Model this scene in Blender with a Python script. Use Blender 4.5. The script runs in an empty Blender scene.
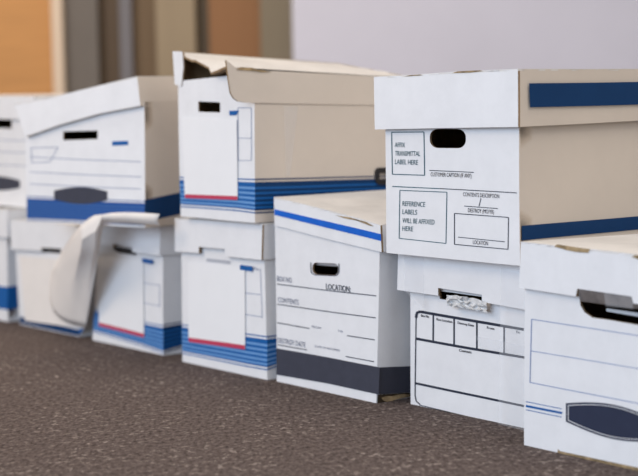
import bpy, bmesh, math, random
from mathutils import Vector, Matrix, noise
from mathutils.geometry import tessellate_polygon

random.seed(7)
scene = bpy.context.scene
COL = scene.collection

# ------------------------------------------------------------------ camera
F, CX, CY = 1600.0, 319.0, 238.0
CAM = Vector((0, 0, .5))
PITCH, ROLL = math.atan(138.0 / F), math.radians(1.0)
fwd = Vector((0, math.cos(PITCH), -math.sin(PITCH)))
x0_, u0_ = Vector((1, 0, 0)), Vector((0, math.sin(PITCH), math.cos(PITCH)))
right = math.cos(ROLL) * x0_ - math.sin(ROLL) * u0_
up = math.sin(ROLL) * x0_ + math.cos(ROLL) * u0_

def ray(px, py):
    return F * fwd + (px - CX) * right + (CY - py) * up

def on_z(px, py, z):
    d = ray(px, py)
    return CAM + d * ((z - CAM.z) / d.z)

def on_Y(px, py, Y):
    d = ray(px, py)
    return CAM + d * (Y / d.y)

cd = bpy.data.cameras.new('camera')
cam = bpy.data.objects.new('camera', cd)
COL.objects.link(cam)
cam.matrix_world = Matrix((
    (right.x, up.x, -fwd.x, CAM.x), (right.y, up.y, -fwd.y, CAM.y),
    (right.z, up.z, -fwd.z, CAM.z), (0, 0, 0, 1)))
cd.sensor_width = 36.0
cd.lens = F / 638.0 * 36.0
cd.dof.use_dof = True
cd.dof.focus_distance = 2.47
cd.dof.aperture_fstop = 3.4
cd.clip_start = .05
scene.camera = cam

# --------------------------------------------------------------- materials
def lin(c):
    c = c / 255.0
    return c / 12.92 if c <= .04045 else ((c + .055) / 1.055) ** 2.4

def rgb(r, g, b):
    return (lin(r), lin(g), lin(b), 1)

def mat(name, col, rough=.6, mottle=.0, mscale=12., bump=0., bscale=60., spec=.18, stretch=None, dark=None):
    m = bpy.data.materials.new(name)
    m.use_nodes = True
    nt = m.node_tree
    bs = nt.nodes['Principled BSDF']
    bs.inputs['Base Color'].default_value = col
    bs.inputs['Roughness'].default_value = rough
    bs.inputs['Specular IOR Level'].default_value = spec
    if mottle or bump:
        tc = nt.nodes.new('ShaderNodeTexCoord')
        vec = tc.outputs['Object']
        if stretch:
            mp = nt.nodes.new('ShaderNodeMapping')
            mp.inputs['Scale'].default_value = stretch
            nt.links.new(vec, mp.inputs['Vector'])
            vec = mp.outputs['Vector']
    if mottle:
        n = nt.nodes.new('ShaderNodeTexNoise')
        n.inputs['Scale'].default_value = mscale
        n.inputs['Detail'].default_value = 5
        n.inputs['Roughness'].default_value = .65
        nt.links.new(vec, n.inputs['Vector'])
        r = nt.nodes.new('ShaderNodeValToRGB')
        r.color_ramp.elements[0].position = .3
        r.color_ramp.elements[1].position = .62
        d = dark if dark else tuple(c * (1 - mottle) for c in col[:3]) + (1,)
        r.color_ramp.elements[0].color = d
        r.color_ramp.elements[1].color = col
        nt.links.new(n.outputs['Fac'], r.inputs['Fac'])
        nt.links.new(r.outputs['Color'], bs.inputs['Base Color'])
    if bump:
        n2 = nt.nodes.new('ShaderNodeTexNoise')
        n2.inputs['Scale'].default_value = bscale
        n2.inputs['Detail'].default_value = 4
        nt.links.new(vec, n2.inputs['Vector'])
        b = nt.nodes.new('ShaderNodeBump')
        b.inputs['Strength'].default_value = bump
        b.inputs['Distance'].default_value = .004
        nt.links.new(n2.outputs['Fac'], b.inputs['Height'])
        nt.links.new(b.outputs['Normal'], bs.inputs['Normal'])
    return m

WHITE = mat('white_board', (.80, .80, .815, 1), .5, .06, 22, .25, 13)
WARM_SIDE = mat('warm_lit_side_board', (.655, .58, .505, 1), .6, .05, 9, .12, 14)  # white board with warm light tinted in, for right sides
WARM_TOP = mat('warm_lit_top_board', (.74, .715, .69, 1), .6, .2, 9, .7, 9)  # white board with warm overhead light tinted in, for lid tops
KRAFT = mat('kraft_board', (.30, .20, .11, 1), .8, .35, 40, .3, 80)
TORN = mat('torn_kraft', (.44, .32, .18, 1), .85, .85, 45, .8, 90)
PAPER = mat('label_paper', (.83, .83, .84, 1), .6, .02, 20, .06, 20)
BEIGE = mat('beige_paper', (.83, .78, .735, 1), .6, .04, 20, .15, 14)  # paper in a warm beige tone
NAVY = mat('navy_ink', rgb(10, 56, 102), .5, .08, 30)
BLUE = mat('blue_ink', rgb(24, 92, 160), .5, .06, 30)
MID = mat('pale_blue_ink', rgb(110, 156, 208), .5, .06, 30)
TAPEBLUE = mat('bright_blue_ink', rgb(28, 100, 200), .4, .12, 60)
TEAL = mat('teal_ink', rgb(16, 78, 92), .6)
INK = mat('dark_ink', rgb(48, 52, 66), .6)
FAINT = mat('faint_ink', rgb(140, 150, 175), .6)
BLUELINE = mat('blue_line_ink', rgb(110, 130, 175), .6)
CHAR = mat('charcoal_ink', rgb(66, 68, 80), .55, .12, 40)
SLATE = mat('slate_ink', rgb(48, 54, 74), .5, .1, 30)
RED = mat('red_ink', rgb(190, 66, 92), .6)
DARK = mat('dark_handle_and_slot_shade', rgb(48, 46, 48), .5)  # side handle tone, also painted as shade in hand slots

def tape_mat():
    m = bpy.data.materials.new('packing_tape_film')
    m.use_nodes = True
    nt = m.node_tree
    bs = nt.nodes['Principled BSDF']
    bs.inputs['Base Color'].default_value = (.86, .88, .92, 1)
    bs.inputs['Roughness'].default_value = .18
    bs.inputs['Alpha'].default_value = .16
    tc = nt.nodes.new('ShaderNodeTexCoord')
    n = nt.nodes.new('ShaderNodeTexNoise')
    n.inputs['Scale'].default_value = 45
    n.inputs['Detail'].default_value = 3
    nt.links.new(tc.outputs['Object'], n.inputs['Vector'])
    b = nt.nodes.new('ShaderNodeBump')
    b.inputs['Strength'].default_value = .8
    b.inputs['Distance'].default_value = .006
    nt.links.new(n.outputs['Fac'], b.inputs['Height'])
    nt.links.new(b.outputs['Normal'], bs.inputs['Normal'])
    return m
TAPE = tape_mat()

def carpet_mat():
    m = bpy.data.materials.new('carpet')
    m.use_nodes = True
    nt = m.node_tree
    N, Lk = nt.nodes.new, nt.links.new
    bs = nt.nodes['Principled BSDF']
    bs.inputs['Roughness'].default_value = .95
    bs.inputs['Specular IOR Level'].default_value = .1
    tc = N('ShaderNodeTexCoord')
    def layer(sc, det, rough, lo, hi, rot=-10):
        mp = N('ShaderNodeMapping')
        mp.inputs['Rotation'].default_value = (0, 0, math.radians(rot))
        mp.inputs['Scale'].default_value = sc
        Lk(tc.outputs['Object'], mp.inputs['Vector'])
        n = N('ShaderNodeTexNoise')
        n.inputs['Scale'].default_value = 1.0
        n.inputs['Detail'].default_value = det
        n.inputs['Roughness'].default_value = rough
        Lk(mp.outputs['Vector'], n.inputs['Vector'])
        r = N('ShaderNodeValToRGB')
        e = r.color_ramp.elements
        e[0].position, e[0].color = lo
        e[1].position, e[1].color = hi
        Lk(n.outputs['Fac'], r.inputs['Fac'])
        return r.outputs['Color'], n.outputs['Fac']
    base, bh = layer((150, 70, 1), 4, .65, (.34, rgb(62, 53, 51)), (.68, rgb(112, 100, 96)))
    fleck, _ = layer((85, 62, 1), 4, .65, (.55, (0, 0, 0, 1)), (.65, (1, 1, 1, 1)))
    area_, _ = layer((9, 4, 1), 3, .6, (.40, (.12, .12, .12, 1)), (.66, (.9, .9, .9, 1)), -20)
    mul = N('ShaderNodeMixRGB'); mul.blend_type = 'MULTIPLY'; mul.inputs['Fac'].default_value = 1
    Lk(fleck, mul.inputs['Color1']); Lk(area_, mul.inputs['Color2'])
    mx = N('ShaderNodeMixRGB')
    Lk(mul.outputs['Color'], mx.inputs['Fac'])
    Lk(base, mx.inputs['Color1'])
    mx.inputs['Color2'].default_value = rgb(166, 154, 147)
    Lk(mx.outputs['Color'], bs.inputs['Base Color'])
    b = N('ShaderNodeBump')
    b.inputs['Strength'].default_value = .5
    b.inputs['Distance'].default_value = .004
    Lk(bh, b.inputs['Height'])
    Lk(b.outputs['Normal'], bs.inputs['Normal'])
    return m

# ----------------------------------------------------------------- helpers
def refine(bm, maxlen):
    for _ in range(6):
        bmesh.ops.triangulate(bm, faces=[f for f in bm.faces if len(f.verts) > 4])
        es = [e for e in bm.edges if e.calc_length() > maxlen]
        if not es:
            break
        bmesh.ops.subdivide_edges(bm, edges=es, cuts=1, use_grid_fill=False)
    bmesh.ops.triangulate(bm, faces=bm.faces[:])

def link_mesh(name, bm, mats, parent=None, smooth=True):
    me = bpy.data.meshes.new(name)
    bm.to_mesh(me)
    bm.free()
    for m in (mats if isinstance(mats, (list, tuple)) else [mats]):
        me.materials.append(m)
    if smooth:
        me.polygons.foreach_set('use_smooth', [True] * len(me.polygons))
        me.set_sharp_from_angle(angle=math.radians(28))
    o = bpy.data.objects.new(name, me)
    COL.objects.link(o)
    if parent:
        o.parent = parent
    return o

def slab(bm, loops, off, m_out=0, m_in=1, m_rim=1, orim=None):
    """closed plate: first loop is the outline, others are holes; off = thickness vector"""
    n = off.normalized()
    a = n.orthogonal().normalized()
    b = n.cross(a)
    flat = [[Vector((p.dot(a), p.dot(b), 0)) for p in lp] for lp in loops]
    tris = tessellate_polygon(flat)
    pts = [p for lp in loops for p in lp]
    fv = [bm.verts.new(p) for p in pts]
    bv = [bm.verts.new(p + off) for p in pts]
    for t in tris:
        try:
            f = bm.faces.new([fv[i] for i in t]); f.material_index = m_out
            f = bm.faces.new([bv[i] for i in reversed(t)]); f.material_index = m_in
        except ValueError:
            pass
    k = 0
    for lp in loops:
        c = len(lp)
        for i in range(c):
            j = (i + 1) % c
            try:
                f = bm.faces.new((fv[k + i], fv[k + j], bv[k + j], bv[k + i])); f.material_index = m_rim if not (orim and k == 0) else orim[i % len(orim)]
            except ValueError:
                pass
        k += c

FONT = {}
def glyphs(s):
    if s not in FONT:
        def mk(t):
            cu = bpy.data.curves.new('t', 'FONT')
            cu.body = t
            cu.resolution_u = 3
            o = bpy.data.objects.new('t', cu)
            COL.objects.link(o)
            bpy.context.view_layer.update()
            me = o.to_mesh()
            vs = [v.co.copy() for v in me.vertices]
            fs = [tuple(p.vertices) for p in me.polygons]
            o.to_mesh_clear()
            bpy.data.objects.remove(o)
            bpy.data.curves.remove(cu)
            return vs, fs
        if 'H' not in FONT and s != 'H':
            glyphs('H')
        vs, fs = mk(s)
        xs = [v.x for v in vs]
        ch = max(v.y for v in vs) if s == 'H' else FONT['H'][2]
        FONT[s] = ([((v.x - min(xs)) / (max(xs) - min(xs)), v.y / ch) for v in vs], fs, ch)
    return FONT[s]

def round_rect(x0, y0, x1, y1, r, n=5, slope=0.0):
    pts = []
    for cx, cy, a0 in ((x1 - r, y0 + r, -90), (x1 - r, y1 - r, 0), (x0 + r, y1 - r, 90), (x0 + r, y0 + r, 180)):
        for i in range(n + 1):
            a = math.radians(a0 + 90.0 * i / n)
            x = cx + r * math.cos(a)
            pts.append((x, cy + r * math.sin(a) + slope * (x - x0)))
    return pts

SEED = [0]
class Box:
    def __init__(s, name, label, group, bl, z0, d, xr=None, W=None, dep=.385, warp=.0014, t=.004):
        d = Vector((d[0], d[1])).normalized()
        s.u = Vector((d.x, d.y, 0))
        s.v = Vector((-d.y, d.x, 0))
        P = on_z(bl[0], bl[1], z0)
        s.org = Vector((P.x, P.y, z0))
        s.dep, s.t, s.warp = dep, t, warp
        e = bpy.data.objects.new(name, None)
        COL.objects.link(e)
        e.empty_display_size = .05
        e.location = s.org
        e.rotation_euler = (0, 0, math.atan2(d.y, d.x))
        e['label'], e['category'] = label, 'box'
        if group:
            e['group'] = group
        s.root = e
        s.W = W if W else s.f(xr, bl[1]).x
        SEED[0] += 1
        s.seed = Vector((SEED[0] * 7.3, SEED[0] * 3.1, SEED[0] * 5.7))

    def hit(s, px, py, axis, k):
        dw, ow = ray(px, py), CAM - s.org
        d = Vector((dw.dot(s.u), dw.dot(s.v), dw.z))
        o = Vector((ow.dot(s.u), ow.dot(s.v), ow.z))
        return o + d * ((k - o[axis]) / d[axis])

    def f(s, px, py, off=0.0):                 # front face
        return s.hit(px, py, 1, -off)

    def r(s, px, py, off=0.0):                 # right side face
        sx = getattr(s, 'sx', 0.0) if off < .005 else 0.0
        dw, ow = ray(px, py), CAM - s.org
        d = Vector((dw.dot(s.u), dw.dot(s.v), dw.z))
        o = Vector((ow.dot(s.u), ow.dot(s.v), ow.z))
        return o + d * ((s.W + off + sx * o.z - o.x) / (d.x - sx * d.z))

    def done(s, name, bm, mats, parent=None, maxlen=.035, warp=True, smooth=True):
        bmesh.ops.remove_doubles(bm, verts=bm.verts, dist=1e-6)
        if maxlen:
            refine(bm, maxlen)
        bmesh.ops.recalc_face_normals(bm, faces=bm.faces)
        if warp and s.warp:
            for v in bm.verts:
                w = noise.noise_vector(v.co * 5.0 + s.seed) * s.warp
                k = min(1.0, max(0.0, v.co.z / .03)) if s.org.z < .01 else 1.0
                v.co += Vector((w.x, w.y, w.z * k * .6))
        return link_mesh(name, bm, mats, parent or s.root, smooth)

    # body from the four front corners (pixels) -------------------------------
    def body(s, bl, br, tr, tl, holes=(), back_dz=0.0, mat_out=None, bottom_mid=None, side=None):
        P = [s.f(*bl), s.f(*br), s.f(*tr), s.f(*tl)]
        for q in P[:2]:
            q.z = max(q.z, 0) if s.org.z > .01 else 0.0
            if s.org.z > .01:
                q.z = 0.0
        s.P = P
        s.sx = (P[2].x - P[1].x) / (P[2].z - P[1].z)
        D = Vector((0, s.dep, 0))
        t = s.t
        bm = bmesh.new()
        slab(bm, [P] + [[s.f(*p) for p in h] for h in holes], Vector((0, t, 0)), 0, 1, 1, orim=(0, 2, 0, 0))
        e_ = Vector((0, t, 0)); D2 = D - e_
        B = Vector((0, 0, back_dz))
        slab(bm, [[P[0] + e_, P[3] + e_, P[3] + D2 + B, P[0] + D2]], Vector((t, 0, 0)))
        slab(bm, [[P[1] + e_, P[2] + e_, P[2] + D2 + B, P[1] + D2]], Vector((-t, 0, 0)), 2)
        slab(bm, [[P[0] + D, P[1] + D, P[2] + D + B, P[3] + D + B]], Vector((0, -t, 0)), 0, 1, 0)
        i_ = Vector((t, 0, 0)); k_ = Vector((0, 0, .0015))
        slab(bm, [[P[0] + e_ + i_ + k_, P[1] + e_ - i_ + k_, P[1] + D2 - i_ + k_, P[0] + D2 + i_ + k_]], Vector((0, 0, t)), 0)
        return s.done('body', bm, [mat_out or WHITE, KRAFT, side or WHITE])

    # lid with outline (pixels) of the front skirt; tl and tr index its top corners
    def lid(s, outline, il, ir, rb, lb, dl=.008, back_top=(0, 0), back_bot=(0, 0), top_mat=None, side=None, holes=(), seam=False):
        t = s.t
        P = [s.f(p[0], p[1], dl) for p in outline]
        TL, TR = P[il], P[ir]
        RB, LB = P[rb], P[lb]
        D = Vector((0, s.dep + 2 * dl, 0))
        bm = bmesh.new()
        orim = [1] * len(P)
        for i in range(min(il, ir), max(il, ir)): orim[i] = 0
        orim[ir] = 1 if seam else 3
        orim[lb] = 0
        slab(bm, [P] + [[s.f(h[0], h[1], dl) for h in hh] for hh in holes], Vector((0, t, 0)), 0, 1, 1, orim=orim)
        e_ = Vector((0, t, 0)); z4 = Vector((0, 0, t))
        z = lambda k: Vector((0, 0, k))
        TLb, TRb = TL + D + z(back_top[0]), TR + D + z(back_top[1])
        LBb, RBb = LB + D + z(back_bot[0]), RB + D + z(back_bot[1])
        slab(bm, [[LB + e_, TL + e_, TLb - e_, LBb - e_]], Vector((t, 0, 0)), 0, 1, 1)
        slab(bm, [[RB + e_, TR + e_, TRb - e_, RBb - e_]], Vector((-t, 0, 0)), 3, 1, 1)
        slab(bm, [[LBb, RBb, TRb, TLb]], Vector((0, -t, 0)), 0, 1, 0)
        top = [P[i] for i in range(il, ir + 1)] if il < ir else [TL, TR]
        # top sheet follows the front edge
        bmt = bm
        pts = top + [TRb, TLb]
        pts = [p + Vector((0, 0, .0008)) for p in pts]
        fv = [bmt.verts.new(p) for p in pts]
        bv = [bmt.verts.new(p - z(.003)) for p in pts]
        f = bmt.faces.new(fv); f.material_index = 2
        f = bmt.faces.new(list(reversed(bv))); f.material_index = 1
        for i in range(len(pts)):
            j = (i + 1) % len(pts)
            f = bmt.faces.new((fv[i], fv[j], bv[j], bv[i])); f.material_index = 2
        s.lidP = (TL, TR, TRb, TLb, LB, RB)
        return s.done('lid', bm, [WHITE, KRAFT, top_mat or WARM_TOP, side or WHITE])

    # prints ------------------------------------------------------------------
    def poly(s, bm, pts, off=.0007, plane='f', mi=0, thick=0):
        g = s.f if plane == 'f' else s.r
        q = [g(p[0], p[1], off) for p in pts]
        if thick:
            n = Vector((0, thick, 0)) if plane == 'f' else Vector((-thick, 0, 0))
            slab(bm, [q], n, mi, mi, mi)
            return
        nx = Vector((0, 1, 0)) if plane == 'f' else Vector((1, 0, 0))
        a = nx.orthogonal().normalized(); b = nx.cross(a)
        vs = [bm.verts.new(p) for p in q]
        for t in tessellate_polygon([[Vector((p.dot(a), p.dot(b), 0)) for p in q]]):
            try:
                f = bm.faces.new([vs[i] for i in t]); f.material_index = mi
            except ValueError:
                pass

    def line(s, bm, a, b, w=.7, off=.0007, plane='f', mi=0):
        dx, dy = b[0] - a[0], b[1] - a[1]
        l = math.hypot(dx, dy)
        nx, ny = -dy / l * w / 2, dx / l * w / 2
        s.poly(bm, [(a[0] + nx, a[1] + ny), (b[0] + nx, b[1] + ny), (b[0] - nx, b[1] - ny), (a[0] - nx, a[1] - ny)], off, plane, mi)

    def loop(s, bm, pts, w=.7, off=.0007, plane='f', mi=0, closed=True):
        n = len(pts)
        for i in range(n if closed else n - 1):
            s.line(bm, pts[i], pts[(i + 1) % n], w, off, plane, mi)

    def text(s, bm, st, a, b, h, off=.0009, mi=0, shear=0.0, bold=0.0):
        vs, fs, _ = glyphs(st)
        p0, p1 = s.f(a[0], a[1], off), s.f(b[0], b[1], off)
        hh = (s.f(a[0], a[1] - h, off) - p0).length
        ex = p1 - p0
        for dx in ((0, bold) if bold else (0,)):
            bv = [bm.verts.new(p0 + ex * x + Vector(((y * shear * hh) + dx, -dx * .05, y * hh))) for x, y in vs]
            for f in fs:
                try:
                    q = bm.faces.new([bv[i] for i in f]); q.material_index = mi
                except ValueError:
                    pass

    def stripes(s, quad, plane='f', name='stripe_band', inks=None):
        """banded blue print between top (a,b) and bottom (d,c) pixel edges"""
        (a, b, c, d) = quad
        bm = bmesh.new()
        I = lambda p, q, k: (p[0] + (q[0] - p[0]) * k, p[1] + (q[1] - p[1]) * k)
        s.poly(bm, [I(a, d, .1), I(b, c, .1), I(b, c, .9), I(a, d, .9)], .0006, plane, 0)
        for k0, k1 in ((0, .035), (.1, .235), (.31, .385), (.455, .53), (.60, .67), (.74, .80), (.86, .91), (.965, 1.0)):
            s.poly(bm, [I(a, d, k0), I(b, c, k0), I(b, c, k1), I(a, d, k1)], .0010, plane, 1)
        return s.done(name, bm, inks or [MID, BLUE])

    def patch(s, name, pts, m, off=.0007, plane='f', thick=0, parent=None):
        bm = bmesh.new()
        s.poly(bm, pts, off, plane, 0, thick)
        return s.done(name, bm, m, parent)

U = (.61, -.792)
G = 'cardboard file boxes stacked in a row on the carpet'

# --------------------------------------------------------------- the boxes
# front right box standing on the carpet, runs out of the frame
b = Box('file_box', 'white file box at the right end with dark lens emblem and ripped handle hole', G,
        (524, 445), 0, U, W=.315)
hole = [(579, 297), (580, 305), (584, 312), (592, 317.5), (610, 320), (644, 326), (650, 324), (650, 306), (620, 302)]
def fx(box, W, y):      # pixel x of the right edge at local x = W on the front plane (bisect)
    lo, hi = 0, 1500
    for _ in range(40):
        m = (lo + hi) / 2
        if box.f(m, y).x < W: lo = m
        else: hi = m
    return lo
xe = fx(b, b.W, 460)
b.body((524, 445), (xe, 480), (xe, 290), (525, 262), [hole])
xl = fx(b, b.W + .010, 280)
b.lid([(521, 242), (560, 246.5), (600, 250.5), (638, 255), (xl, 262), (xl, 312), (634, 303.5), (632, 296.5), (577, 288.5), (575.5, 296.3), (519, 287.5)], 0, 4, 5, 10, .010, back_top=(-.008, -.008))
bm = bmesh.new()
b.loop(bm, [(531.3, 319), (660, 339), (660, 408), (530, 382.2)], .7)
b.line(bm, (531, 350.6), (660, 372.5), .6)
b.done('printed_form', bm, BLUELINE)
bm = bmesh.new()
b.line(bm, (526, 405.8), (562, 412.8), 2.2)
b.line(bm, (526, 401.4), (561.5, 408.6), .7)
b.line(bm, (526, 409.6), (561.5, 416.8), .7)
b.done('stripe_band', bm, BLUE)
def lens(x0, x1, yc0, k, h0, h1, n=12):
    up_, dn = [], []
    for i in range(n + 1):
        t = i / n
        x = x0 + (x1 - x0) * t
        h = h0 + (h1 - h0) * math.sin(math.pi * t)
        up_.append((x, yc0 + k * (x - x0) - h)); dn.append((x, yc0 + k * (x - x0) + h))
    return up_ + dn[::-1]
em = b.patch('emblem', lens(565.8, 662, 412.2, .205, 9.2, 17.2), SLATE, .0006)
bm = bmesh.new()
b.loop(bm, lens(568.2, 659.3, 412.7, .205, 7.4, 15.0), .6, .0010)
b.done('emblem_outline', bm, PAPER, em)
b.patch('torn_patch', [(554, 246.5), (557, 244.2), (575, 247), (590, 249), (588, 252.8), (576, 252), (566, 250)], TORN, .0112)
b.patch('torn_patch', [(632, 257), (636, 254.8), (644, 256), (642, 260)], TORN, .0112)
b.patch('torn_bottom_edge', [(558, 449), (559.5, 451), (600, 459.5), (650, 470), (650, 473.6), (600, 463.5), (557, 453.8)], TORN, .0012)
bm = bmesh.new()
s_ = [b.f(x, y, -.012 + o) for x, y, o in ((580, 301, .014), (640, 309, .014), (641, 297, .020), (577, 288, .020))]
slab(bm, [s_], Vector((0, .002, 0)), 0, 0, 0)
b.done('hole_flap', bm, [mat('grey_brown_flap', rgb(128, 120, 116), .5, .5, 30)])  # flap in mottled grey-brown
bm = bmesh.new()
s_ = [b.f(x, y, -.03) for x, y in ((606, 308), (648, 314), (648, 318), (606, 311))]
slab(bm, [s_], Vector((0, .001, 0)), 0, 0, 0)
b.done('stored_paper', bm, [PAPER])
b.patch('packing_tape', [(604, 293), (632, 297), (634, 309), (606, 306)], TAPE, .012)
E = b

# box with the ruled form under the large one
b = Box('file_box', 'white file box with ruled form and crumpled tape under the large navy-striped box', G,
        (411, 404), 0, U, W=.290, dep=.37)
xe = fx(b, b.W, 430)
b.body((411, 404), (xe, 440), (xe, 300), (410, 268), [[(440, 291), (482, 297), (482, 305.5), (440, 299)]])
xl = fx(b, b.W + .006, 290)
b.lid([(398, 252.6), (440, 257), (480, 261), (xl, 266.8), (xl, 312.5), (482.3, 302.3), (482, 295), (438.3, 288), (438.5, 295.8), (396.8, 290)], 0, 3, 4, 9, .012)
bm = bmesh.new()
b.loop(bm, [(523.6, 329.6), (480, 322.2), (421, 312), (418, 312), (416.4, 314), (416, 318)], 2.7, closed=False)
b.loop(bm, [(416, 317), (415.4, 395), (416.5, 401), (420.5, 404.5)], 1.1, closed=False)
b.loop(bm, [(416, 338.7), (470, 348.5), (525, 357.6)], 2.5, closed=False)
b.line(bm, (415.4, 383), (525, 406.3), 2.2)
b.line(bm, (420, 405), (522, 429.5), .8)
for x, y0, y1 in ((433.4, 315, 341), (454.4, 318.4, 345), (477, 322, 349), (504, 326.5, 353.6)):
    b.line(bm, (x, y0), (x, y1), 1.5)
for st, x0, y0, x1, y1, h in (('Box No.', 421, 316.8, 429.5, 318.2, 2.4), ('Box Location', 436.7, 320.4, 452.4, 323.2, 2.4), ('Destroy Date', 458, 324, 474, 327, 2.4),
                              ('From', 487, 328.8, 494, 330.2, 2.4), ('To', 515.5, 333, 519.5, 333.7, 2.4), ('Contents', 459.5, 351.5, 471.5, 353.6, 2.6)):
    b.text(bm, st, (x0, y0), (x1, y1), h, bold=.0004)
b.done('printed_form', bm, INK)
b.patch('packing_tape', [(501, 268), (526, 271.5), (526, 431), (498, 424)], TAPE, .0127)
b.patch('packing_tape', [(476, 336), (525, 346), (525, 356), (480, 349)], TAPE, .0009)
b.patch('packing_tape', [(404, 256), (424, 258), (424, 311), (404, 291)], TAPE, .0127)
bm = bmesh.new()        # crumpled tape ball in the notch
rows = []
for j in range(6):
    row = []
    for i in range(13):
        x = 447 + i * 3.3 + random.uniform(-.8, .8)
        y = 295.5 + i * .62 + j * 2.0 + random.uniform(-.7, .7) - (2.2 * math.sin(i / 12 * math.pi) if j == 0 else 0)
        row.append(bm.verts.new(b.f(x, y, .012 + random.uniform(0, .008))))
    rows.append(row)
for j in range(5):
    for i in range(12):
        bm.faces.new((rows[j][i], rows[j][i + 1], rows[j + 1][i + 1], rows[j + 1][i]))
b.done('crumpled_tape', bm, mat('wrinkled_film', (.72, .72, .72, 1), .25, .3, 120), maxlen=0, smooth=False)
CO = b

# tall box with dark band
b = Box('file_box', 'tall white box with bright blue lid stripe and charcoal band at its foot', G,
        (276, 381.3), 0, U, xr=376, dep=.37, warp=.0020)
xe = fx(b, b.W, 390)
hole = round_rect(312.2, 262.4, 338, 274.2, 4.5, slope=.04)
b.body((276, 381.3), (xe, 405.8), (379.6, 248), (275.3, 218), [hole], back_dz=.02)
b.lid([(274.6, 197.5), (300, 203.5), (330, 211), (360, 219), (380.6, 225.8), (381.6, 252.6), (330, 239.8), (275, 225.6)], 0, 4, 5, 7, .005, seam=True, back_top=(.0, .02), back_bot=(0, .02))
b.patch('blue_stripe', [(275, 209.3), (330, 222), (381, 234.4), (381.3, 241.4), (330, 228.5), (275, 215)], TAPEBLUE, .0062)
bm = bmesh.new()
for a_, c_ in (((276.6, 284.3), (375.7, 295.9)), ((276.6, 304.4), (375.2, 317.7)), ((276.5, 323), (308.7, 328.4)), ((346.4, 335.2), (374.3, 339.5)),
               ((276.5, 345), (306, 350)), ((345, 356), (373.5, 361.2))):
    b.line(bm, a_, c_, .9)
for st, x0, y0, x1, y1, h in (('BOX NO.', 277, 281.3, 292, 283, 5.0), ('CONTENTS', 277.6, 302.2, 298, 305, 5.0), ('DESTROY DATE', 276.6, 342.8, 304.6, 347.5, 5.0)):
    b.text(bm, st, (x0, y0), (x1, y1), h, mi=1)
b.text(bm, 'LOCATION:', (325.6, 289), (350, 292), 5.6, bold=.0004)
b.text(bm, 'FROM', (311, 327.4), (320, 328.8), 2, mi=1)
b.text(bm, 'TO', (337, 331.5), (342, 332.3), 2, mi=1)
b.text(bm, 'DATE OF RECORDS', (314, 347), (339, 351), 2, mi=1)
b.done('printed_form', bm, [INK, mat('worn_ink', rgb(96, 104, 128), .6)])
b.patch('charcoal_band', [(275.5, 348.5), (330, 357.5), (379.5, 367), (378.3, 394.3), (330, 384), (275.5, 374.8)], CHAR, .0008)
b.patch('charcoal_band', [(379.3, 367), (412, 366), (412, 392), (377.2, 394.3)], CHAR, .0008, 'r')
bm = bmesh.new()
b.poly(bm, [(377.5, 394.5), (412, 392.3), (411, 397), (404, 396.5), (397, 398), (390, 401), (383, 402.5), (377, 405)], .0015, 'r', 0)
b.done('torn_bottom_edge', bm, mat('dark_torn_core', (.05, .035, .02, 1), .9, .5, 60))
b.patch('torn_patch', [(381, 398), (386, 395.8), (392, 396), (398, 394.6), (404, 394), (410, 395), (409, 397), (402, 398), (395, 399.6), (389, 402), (384, 401)], TORN, .0024, 'r')
b.patch('torn_patch', [(335, 215), (350, 217.5), (366, 222), (374, 226.5), (370, 226), (356, 220.5), (345, 218.5)], TORN, .0062)
bm = bmesh.new()
b.loop(bm, round_rect(310.6, 258.0, 338.6, 274.6, 4.5, slope=.04)[5:19], .9, closed=False)
b.done('hole_crease', bm, CHAR)
bm = bmesh.new()
s_ = [b.f(x, y, -.004 + o) for x, y, o in ((312, 260, .003), (338, 261, .003), (336.5, 266.5, -.008), (314, 265, -.008))]
slab(bm, [s_], Vector((0, .002, 0)), 0, 0, 0)
b.done('hole_flap', bm, [WHITE])
D_ = b

# third floor box: white label, blue bands
b = Box('file_box', 'blue-banded box on the carpet directly left of the charcoal-banded box', G,
        (182.5, 361.5), 0, U, xr=267, dep=.38)
xe = fx(b, b.W, 370)
b.body((182.5, 361.5), (xe, 380.5), (264, 245), (181, 238), [])
b.patch('hand_slot_shade', [(206.6, 258.4), (230, 261), (230, 264.2), (206.6, 261.6)], mat('slot_shade', rgb(176, 178, 186), .6), .0012)  # flat grey patch painted as the shallow slot's shade
b.lid([(174.6, 218.3), (205, 219.6), (240, 221.8), (262.4, 223.5), (261.4, 259.8), (224.5, 256.4), (224.5, 249.2), (199, 247), (199, 253.2), (174.6, 251.3)], 0, 3, 4, 9, .010, seam=True)
b.stripes([(245, 333.2), (xe, 336.4), (xe, 370.5), (245, 366.5)])
b.stripes([(181.6, 324), (245, 333), (245, 366.5), (182.2, 353.5)])
b.stripes([(267, 336.2), (282, 334.4), (282, 365), (267, 370.2)], 'r')
lb = b.patch('pasted_label', [(187.5, 262), (244.3, 267), (244.6, 349.6), (188.6, 341.5)], PAPER, .0030, thick=.001)
b.patch('red_edge', [(188.6, 337.2), (244.6, 345.4), (244.6, 349.6), (188.6, 341.5)], RED, .0034, parent=lb)
b.patch('blue_tag', [(239.6, 264.8), (252, 266.2), (252, 271.2), (239.6, 269.8)], BLUE, .0034)
bm = bmesh.new()
b.text(bm, 'No.', (253.4, 269.6), (259, 270.4), 3)
b.line(bm, (245, 293), (260, 294.5), .7)
b.line(bm, (245, 314.5), (262, 317), .7)
b.line(bm, (260, 268), (262, 318), .5)
b.done('printed_form', bm, FAINT)
C1 = b

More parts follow.
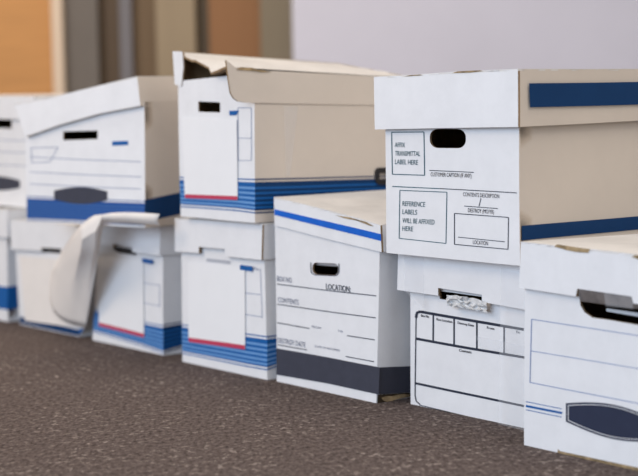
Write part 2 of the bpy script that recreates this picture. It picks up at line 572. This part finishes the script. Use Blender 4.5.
# second from left of the lower row with label
b = Box('file_box', 'blue-banded box on the carpet with loose paper sheet along its lid', G,
        (92.5, 340), 0, U, xr=163.5, dep=.38)
xe = fx(b, b.W, 350)
b.body((92.5, 339.5), (xe, 361), (163, 240), (98.5, 236), [])
b.lid([(98.8, 220.4), (130, 223), (160, 226), (159.8, 255.8), (132, 252.3), (131.5, 247), (112.6, 244), (112.6, 248.6), (96.3, 245.8)], 0, 2, 3, 8, .010)
b.patch('hand_slot_shade', [(113, 246.4), (131, 249), (136, 252), (136, 255.6), (118, 253), (113, 249.6)], DARK, .0012)  # flat dark patch painted as shade inside the slot
b.stripes([(144.5, 322), (xe, 325.5), (xe, 354), (144.5, 347)])
b.stripes([(93.8, 309.5), (144.5, 320), (144.5, 347), (93, 332)])
b.stripes([(163.4, 324.5), (186, 321), (186, 346), (163.4, 353.5)], 'r', inks=[BLUE, NAVY])
lb = b.patch('pasted_label', [(99.5, 255), (143, 261), (144, 337.8), (98.4, 326)], PAPER, .0030, thick=.001)
b.patch('red_edge', [(98.5, 322.6), (144, 334), (144, 337.8), (98.4, 326)], RED, .0034, parent=lb)
b.patch('blue_tag', [(142, 258.2), (153, 260), (153, 264.4), (142, 262.4)], BLUE, .0034)
bm = bmesh.new()
b.line(bm, (144, 283), (160, 285.5), .6)
b.line(bm, (144, 303), (160, 306), .6)
b.line(bm, (160, 285), (160, 307), .6)
b.done('printed_form', bm, FAINT)
B1 = b

# leftmost whole floor box
b = Box('file_box', 'beige-fronted box on the carpet with paper sheet drooping down its front', G,
        (20, 324), 0, U, W=.275, dep=.36)
xe = fx(b, b.W, 335)
b.body((20, 324), (xe, 338), (xe, 236), (15, 240), [])
xl = fx(b, b.W + .006, 235)
b.lid([(10.6, 220), (41, 221.5), (xl, 226.5), (xl, 256), (61, 252.6), (61, 249), (41.5, 247.6), (41.5, 251), (11, 249.4)], 0, 2, 3, 8, .010)
b.patch('hand_slot_shade', [(42, 247.6), (61, 249), (61, 253.6), (42, 252)], DARK, .0012)  # slot's dark recess painted flat on the front
b.patch('blue_band', [(20, 316.5), (xe, 330), (xe, 336), (20.2, 323)], NAVY, .0008)
b.patch('blue_band', [(83, 314), (xe, 318), (xe, 334), (83, 331)], BLUE, .0009)
b.patch('pasted_label', [(19.5, 256), (92, 262), (84, 329), (25, 320.5)], BEIGE, .0032, thick=.001)
B0 = b

# box cut by the left edge of the frame, floor
b = Box('file_box', 'pale box on the carpet, cut by the left edge of the photo', G,
        (-52, 309), 0, U, xr=7.5, dep=.37)
xe = fx(b, b.W, 315)
b.body((-52, 309), (xe, 321.5), (7, 225), (-52, 225), [])
b.lid([(-54, 209), (7.6, 209.5), (7.6, 238), (-54, 234)], 0, 1, 2, 3, .008)
b.patch('blue_band', [(-51, 279), (7.5, 287), (7.5, 310), (-51, 300)], BLUE, .0008)
b.patch('blue_band', [(7.5, 286.6), (30, 284.5), (30, 306), (7.5, 310)], BLUE, .0008, 'r')
FF = b

# ------------------------------------------------ upper layer
# large box with printed form
zt = CO.org.z + max(CO.lidP[0].z, CO.lidP[1].z)
b = Box('file_box', 'large box with warm-lit tint on its side, navy lid stripe and printed label frames on its front', G,
        (386.5, 252.8), zt + .002, (.622, -.783), xr=520, dep=.42, warp=.0010)
T1z = b.org.z
hole = round_rect(429.8, 129.0, 465.8, 148.2, 8, slope=.01)
b.body((386.5, 252.8), (520, 267), (519, 112), (385.5, 116), [hole], side=WARM_SIDE)
b.lid([(374, 77.3), (402, 76), (430, 74), (450, 72.4), (517.8, 69.4), (518.2, 127.2), (440, 128.4), (375, 129.6)], 0, 4, 5, 7, .012,
      back_top=(.0, .0), back_bot=(.005, .006), seam=True, side=WARM_SIDE, top_mat=WARM_TOP)
b.patch('navy_stripe', [(529, 83.4), (700, 81.0), (700, 103), (530, 107.4)], NAVY, .0128, 'r')
bm = bmesh.new()
b.poly(bm, [(522, 225.8), (690, 212), (690, 224.5), (522, 240.4)], .0008, 'r')
b.done('navy_stripe', bm, NAVY)
bm = bmesh.new()
b.loop(bm, [(391.7, 132.3), (423.9, 132.1), (424.4, 175.4), (392.3, 174.2)], .8)
b.loop(bm, [(399.8, 190.3), (446.7, 192.4), (445.9, 243.4), (399.2, 238.2)], .7)
b.line(bm, (392.3, 186.4), (440, 188.8), .8)
for st, x0, y0, x1, y1 in (('AFFIX', 394.7, 147.2, 404.8, 147.4), ('TRANSMITTAL', 394.9, 155.7, 419.9, 156.2), ('LABEL HERE', 394.9, 164.1, 417.6, 164.9),
                           ('REFERENCE', 402.3, 205.8, 424.8, 206.9), ('LABELS', 402.3, 213.9, 416.8, 214.7), ('WILL BE AFFIXED', 402.3, 222.5, 434.2, 224.6), ('HERE', 402.3, 230.6, 412.9, 231.3)):
    b.text(bm, st, (x0, y0), (x1, y1), 4.7, shear=.12)
b.done('printed_form', bm, TEAL)
bm = bmesh.new()
b.line(bm, (440, 188.8), (517, 192.9), .8)
b.line(bm, (429.2, 170.6), (473.6, 172.6), .7)
b.text(bm, 'CUSTOMER CAPTION (IF ANY)', (430.5, 176.4), (471.2, 178), 3.9)
b.text(bm, 'CONTENTS DESCRIPTION', (463, 196.3), (499.2, 198.4), 3.9)
b.line(bm, (481, 198.4), (479, 206.4), .7)
b.line(bm, (464.2, 206.2), (497.8, 208.6), .7)
b.text(bm, 'DESTROY (MO/YR)', (468, 212.2), (494, 214), 3.9)
b.loop(bm, [(454.4, 213.5), (508.6, 217.4), (508, 249.2), (454.4, 244.3)], .8)
b.line(bm, (458, 237.1), (504.8, 241.7), .7)
b.text(bm, 'LOCATION', (473, 243.9), (488, 245.3), 3.9)
b.done('printed_form', bm, INK)
bm = bmesh.new()
b.poly(bm, [(452, 73.2), (458, 71.4), (480, 70.4), (483, 71.2), (470, 72.8)], .0130)
b.done('torn_patch', bm, TORN)
bm = bmesh.new()
b.poly(bm, [(404, 76.6), (410, 75.2), (420, 74.6), (424, 75.2)], .0130)
b.done('torn_patch', bm, TORN)
T1 = b

# box with ripped lid
zt = C1.org.z + max(C1.lidP[0].z, C1.lidP[1].z)
b = Box('file_box', 'blue-banded box with a ripped lid and warm-lit tint on its side, in the upper layer', G,
        (180.5, 216.5), zt + .002, (.61, -.79), xr=254.8, dep=.38)
xe = 254.8
b.body((180.5, 216.5), (xe, 221), (254.2, 72.5), (178, 81.5), [[(198.7, 101.4), (220.6, 102.2), (220.6, 112.4), (198.9, 111.8)]], side=WARM_SIDE, back_dz=-.045)
# lid: slid forward, front skirt mostly torn away
t = b.t
bm = bmesh.new()
zl = lambda q: q
R = [b.r(x, y, .008) for x, y in ((226, 60), (235, 67), (254, 69.6))]
yb = b.dep + .012
Rt = R[2]
q0 = b.r(254, 102.6, .008); q1 = b.r(374, 105, .008); k1 = (q1.z - q0.z) / (q1.y - q0.y)
p1 = b.r(374, 76, .008); kt = (p1.z - Rt.z) / (p1.y - Rt.y)
RtB = Vector((Rt.x, yb, Rt.z + kt * (yb - Rt.y)))
RbB = Vector((Rt.x, yb, q0.z + k1 * (yb - q0.y)))
side_loop = [R[0], R[1], Rt, RtB, RbB, q0] + [b.r(x, y, .008) for x, y in ((244, 102.2), (238, 101.3), (233.5, 98), (230.5, 92.5), (228, 76))]
slab(bm, [side_loop], Vector((-t, 0, 0)), 3, 1, 1)
lx = -.010
yf = -.035
h = b.hit(173, 51.5, 0, lx)
Lf = Vector((lx, h.y, h.z))
Lb_ = Vector((lx, yb, Lf.z - .022))
slab(bm, [[Lf, Lb_, Lb_ - Vector((0, 0, .055)), Lf - Vector((0, 0, .055))]], Vector((t, 0, 0)))
slab(bm, [[Lb_, RtB, RbB, Lb_ - Vector((0, 0, .055))]], Vector((0, -t, 0)))
# front skirt stub at the left corner
st = [Vector((lx + dx, Lf.y - .001, Lf.z + dz)) for dx, dz in ((0, 0), (.034, -.002), (.036, -.03), (.028, -.066), (.004, -.062))]
slab(bm, [st], Vector((0, t, 0)), 0, 1, 1)
# top sheet with ragged front edge
edge = []
n = 9
for i in range(n + 1):
    k = i / n
    p = Lf.lerp(R[1], k)
    jag = 0 if i in (0, n) else (.004 + .04 * abs(noise.noise(Vector((k * 5.3, 1.7, 0)))))
    base_y = p.y + (0 if i in (0, n) else jag)
    kz = (Lb_.z - Lf.z) / (Lb_.y - Lf.y) * (1 - k) + kt * k
    edge.append(Vector((p.x, base_y, p.z + kz * (base_y - p.y) - .016 * math.sin(math.pi * k) ** 1.5 * (1 + .5 * math.sin(k * 14)))))
G0 = []
m = 8
for i, e in enumerate(edge):
    k = i / n
    bk = Lb_.lerp(RtB, k)
    G0.append([e.lerp(bk, j / m) + Vector((0, 0, .004 * noise.noise(Vector((i * .7, j * .5, 3))) if 0 < i < n else 0)) for j in range(m + 1)])
for dz, mi in ((0, 2), (-t, 1)):
    V = [[bm.verts.new(p + Vector((0, 0, dz))) for p in row] for row in G0]
    for i in range(n):
        for j in range(m):
            f_ = bm.faces.new((V[i][j], V[i + 1][j], V[i + 1][j + 1], V[i][j + 1])); f_.material_index = mi
    if dz == 0: V0 = V
for i in range(n):
    f_ = bm.faces.new((V0[i][0], V0[i + 1][0], V[i + 1][0], V[i][0])); f_.material_index = 1
b.done('lid', bm, [WHITE, KRAFT, WARM_TOP, WARM_SIDE])
bm = bmesh.new()        # curled torn strip on the right top edge
b.poly(bm, [(236, 69.5), (240, 66.8), (252, 67.5), (258, 69.5), (272, 71.5), (262, 72), (252, 70.5), (243, 70)], .0098, 'r')
b.done('torn_patch', bm, TORN)
b.stripes([(237, 178.4), (xe, 179.0), (xe, 213.5), (237, 211)])
b.stripes([(179.4, 176.8), (237, 178.4), (237, 211), (180.4, 207)])
b.stripes([(xe, 178.8), (395, 175.6), (395, 205), (xe, 213.5)], 'r', inks=[BLUE, NAVY])
lb = b.patch('pasted_label', [(182.2, 117.5), (236.6, 119.5), (237.2, 200), (184.6, 198)], PAPER, .0030, thick=.001)
b.patch('red_edge', [(184.8, 194.2), (237.2, 196.2), (237.2, 200), (184.6, 198)], RED, .0034, parent=lb)
b.patch('blue_tag', [(229.4, 110.6), (239, 110.2), (236, 115), (229.6, 115.2)], BLUE, .0012)
bm = bmesh.new()
b.loop(bm, [(238, 107.5), (251.2, 107.5), (251.2, 160.5), (238, 160.5)], .6)
b.line(bm, (238, 138), (251.2, 138.2), .6)
b.done('printed_form', bm, FAINT)
bm = bmesh.new()
q = lambda pts: [b.r(x, y, .004) for x, y in pts]
slab(bm, [q([(376, 171), (378.5, 168), (391, 167.5), (391, 184.6), (379, 184.8), (376, 181)]), q([(380, 173.5), (387, 173.2), (387, 179.2), (380, 179.4)])], Vector((-.004, 0, 0)), 0, 0, 0)
b.done('side_handle', bm, [DARK])
b.patch('packing_tape', [(284, 106), (298, 106), (293, 150), (290, 176), (286, 177), (285, 140)], TAPE, .0008, 'r')
T2 = b

# box with tilted lid, behind the ripped one
zt = B0.org.z + max(B0.lidP[0].z, B0.lidP[1].z)
zt = max(zt, B1.lidP[0].z)
b = Box('file_box', 'upper box with a tilted skewed lid, dark lens emblem and blue foot band', G,
        (27, 221), zt + .002, (.75, -.66), xr=145, dep=.33)
b.body((27, 221), (145, 214.5), (144.4, 102), (25, 128), [[(63.3, 131.2), (97.8, 130.4), (97.8, 139), (63.5, 140)]], side=WARM_SIDE)
b.lid([(14, 104), (53, 97), (137.4, 76.7), (140.6, 106), (100, 113.5), (60, 124.5), (25, 137)], 0, 2, 3, 6, .010, back_top=(.0, .0), back_bot=(.0, .0), side=WARM_SIDE)
b.stripes([(26.8, 196), (145, 201), (145, 225), (27, 220.4)], inks=[mat('dull_blue_ink', rgb(62, 100, 160), .5), mat('deep_blue_ink', rgb(36, 80, 146), .5)])
b.patch('blue_band', [(145, 200), (195, 189), (195, 211), (145, 222)], NAVY, .0008, 'r')
b.patch('emblem', lens(54, 107, 195, .012, 4.4, 8.6), CHAR, .0012)
b.patch('blue_tag', [(112, 141.5), (128, 141), (128, 145.2), (112, 145.7)], BLUE, .0009)
bm = bmesh.new()
for y in (157, 172, 184):
    b.line(bm, (30, y), (141, y + 5), .7)
b.loop(bm, [(31, 148), (58, 147), (50, 162), (32, 163)], .7)
b.done('printed_form', bm, FAINT)
T3 = b

# back box top left, cut by the frame
zt = FF.org.z + max(FF.lidP[0].z, FF.lidP[1].z)
b = Box('file_box', 'upper box at the far left edge with a black handle slot', G,
        (-48, 201), zt + .002, U, xr=29, dep=.34)
b.body((-48, 201), (29, 205), (29, 114), (-48, 112), [[(-16, 118.4), (12, 119.6), (12, 128.6), (-16, 127.6)]])
b.lid([(-51, 95.8), (33, 96.5), (33, 120), (14, 119.4), (-51, 118)], 0, 1, 2, 4, .008)
b.patch('emblem', lens(-22, 20, 182.5, .04, 3.6, 7.0), CHAR, .0012)
bm = bmesh.new()
for y in (140, 152, 165):
    b.line(bm, (-44, y - 2), (26, y + 1), .7)
b.done('printed_form', bm, FAINT)
T4 = b

# ------------------------------------------------ loose sheet of paper
def world(box, p):
    return box.org + box.u * p.x + box.v * p.y + Vector((0, 0, p.z))
bm = bmesh.new()
top = [(52, 272), (57, 262), (64, 248), (73, 234.5), (82, 224.5), (90, 218), (95, 215.2)]
low = [(50, 281), (50, 299), (54, 312), (61, 319), (69, 323), (78, 325.5), (86, 327)]
def at_depth(px, py, y):
    return on_Y(px, py, y)
rows = []
for i, (a, c) in enumerate(zip(top, low)):
    k = i / 6
    k = min(1.0, (i / 4) ** 1.5)
    pb, pt = world(B0, B0.f(a[0], a[1], .026)), world(T3, T3.f(a[0], a[1], .026))
    A = at_depth(a[0], a[1], pb.y + (pt.y - pb.y) * k)
    C_ = world(B0, B0.f(c[0], c[1], .010))
    row = []
    for j in range(9):
        t_ = j / 8
        p = A.lerp(C_, t_)
        h_ = A.lerp(C_, max(0.0, (t_ - .2) / .8) ** .75)
        p = Vector((h_.x, h_.y, p.z))
        row.append(p)
    rows.append(row)
n0 = len(rows)
for i, (x, yt, yl) in enumerate([(104, 214.4, 221), (114, 213.0, 221.6), (126, 212.4, 222.4), (138, 212.8, 223.4), (150, 213.4, 224.4), (160, 214.2, 225)]):
    A = world(T3, T3.f(x, yt, .026 - .003 * (i % 2)))
    C_ = world(T3, T3.f(x, yl, .0145))
    rows.append([A.lerp(C_, j / 8) + (-T3.v) * (.006 * math.sin(math.pi * j / 8)) for j in range(9)])
V = [[bm.verts.new(p) for p in r_] for r_ in rows]
for i in range(len(V) - 1):
    for j in range(8):
        bm.faces.new((V[i][j], V[i + 1][j], V[i + 1][j + 1], V[i][j + 1]))
bmesh.ops.recalc_face_normals(bm, faces=bm.faces)
bmesh.ops.subdivide_edges(bm, edges=bm.edges[:], cuts=1, use_grid_fill=True)
o = link_mesh('paper_sheet', bm, BEIGE)
sol = o.modifiers.new('thickness', 'SOLIDIFY'); sol.thickness = .0012
o['label'] = 'loose curling paper sheet drooping from under the tilted-lid box at left'
o['category'] = 'paper'

# ------------------------------------------------ room
def struct(name, verts, faces, m, parent=None):
    bm = bmesh.new()
    vs = [bm.verts.new(v) for v in verts]
    for f_ in faces:
        bm.faces.new([vs[i] for i in f_])
    bmesh.ops.recalc_face_normals(bm, faces=bm.faces)
    o = link_mesh(name, bm, m, parent, False)
    if not parent:
        o['kind'] = 'structure'
    return o

def block(name, x0, x1, y0, y1, z0, z1, m, parent=None):
    v = [(x, y, z) for x in (x0, x1) for y in (y0, y1) for z in (z0, z1)]
    return struct(name, v, [(0, 1, 3, 2), (4, 5, 7, 6), (0, 1, 5, 4), (2, 3, 7, 6), (0, 2, 6, 4), (1, 3, 7, 5)], m, parent)

block('floor', -5, 5, -3, 6.6, -.05, 0, carpet_mat())
WY = 6.0
X = lambda px: on_Y(px, 60, WY).x
wood = mat('oak_panel', rgb(206, 150, 92), .5, .16, 5, stretch=(.6, 1, 9))
block('wall_left', -3.2, X(54), WY, WY + .1, 0, 2.8, wood)
block('trim_1', X(54), X(64.5), WY - .03, WY + .1, 0, 2.8, mat('cream_trim', rgb(224, 202, 178), .5))
door = block('door_1', X(64.5), X(98), WY + .02, WY + .12, 0, 2.8, mat('grey_frame', rgb(118, 110, 102), .5, .1, 3))
bg = [(98, 119.5, (98, 80, 60), .08), (119.5, 131.5, (122, 118, 120), .03), (131.5, 157, (122, 100, 74), .08), (157, 196, (158, 140, 114), .0),
      (196, 209, (96, 82, 64), .06), (209, 261, (150, 108, 72), .05), (261, 293.5, (134, 122, 102), .0)]
for i, (a, c, col, dy) in enumerate(bg):
    block('door_panel', X(a), X(c), WY + dy, WY + .14, 0, 2.8, mat('backdrop_panel', rgb(*col), .45, .08, 3, stretch=(4, 1, .5)), door)
block('wall_back', X(293.5), 4.0, WY - .1, WY + .1, 0, 2.8, mat('grey_wall', rgb(220, 218, 230), .6, .07, 1.5))

# ------------------------------------------------ light
w = bpy.data.worlds.new('world')
scene.world = w
w.use_nodes = True
w.node_tree.nodes['Background'].inputs['Color'].default_value = (1.0, .93, .86, 1)
w.node_tree.nodes['Background'].inputs['Strength'].default_value = .5

def area(name, loc, target, sx, sy, power, col):
    l = bpy.data.lights.new(name, 'AREA')
    l.shape = 'RECTANGLE'
    l.size, l.size_y, l.energy, l.color = sx, sy, power, col
    o = bpy.data.objects.new(name, l)
    COL.objects.link(o)
    o.location = loc
    o.rotation_euler = (Vector(target) - Vector(loc)).to_track_quat('-Z', 'Y').to_euler()
    return o
area('window_daylight', (-2.7, -1.2, 1.5), (.1, 2.5, .3), 3.6, 2.2, 138, (.62, .78, 1.0))
area('warm_area_lamp', (1.2, 1.6, 2.7), (.2, 3.0, 0), 1.6, 1.6, 24, (1.0, .90, .80))  # ceiling lamp, warm light from above right
area('warm_area_lamp', (-2.4, 2.3, 2.0), (-.8, 3.6, .1), .9, .9, 22, (1.0, .78, .56))  # added lamp to warm and brighten the far-left boxes
area('warm_area_lamp', (-1.0, 4.6, 2.7), (-1.0, 4.7, 0), 1.2, 1.2, 26, (1.0, .84, .66))

vs = scene.view_settings
vs.view_transform = 'Standard'
vs.look = 'None'
vs.gamma = 1
vs.exposure = 0.2
vs.use_curve_mapping = False
scene.cycles.use_denoising = True
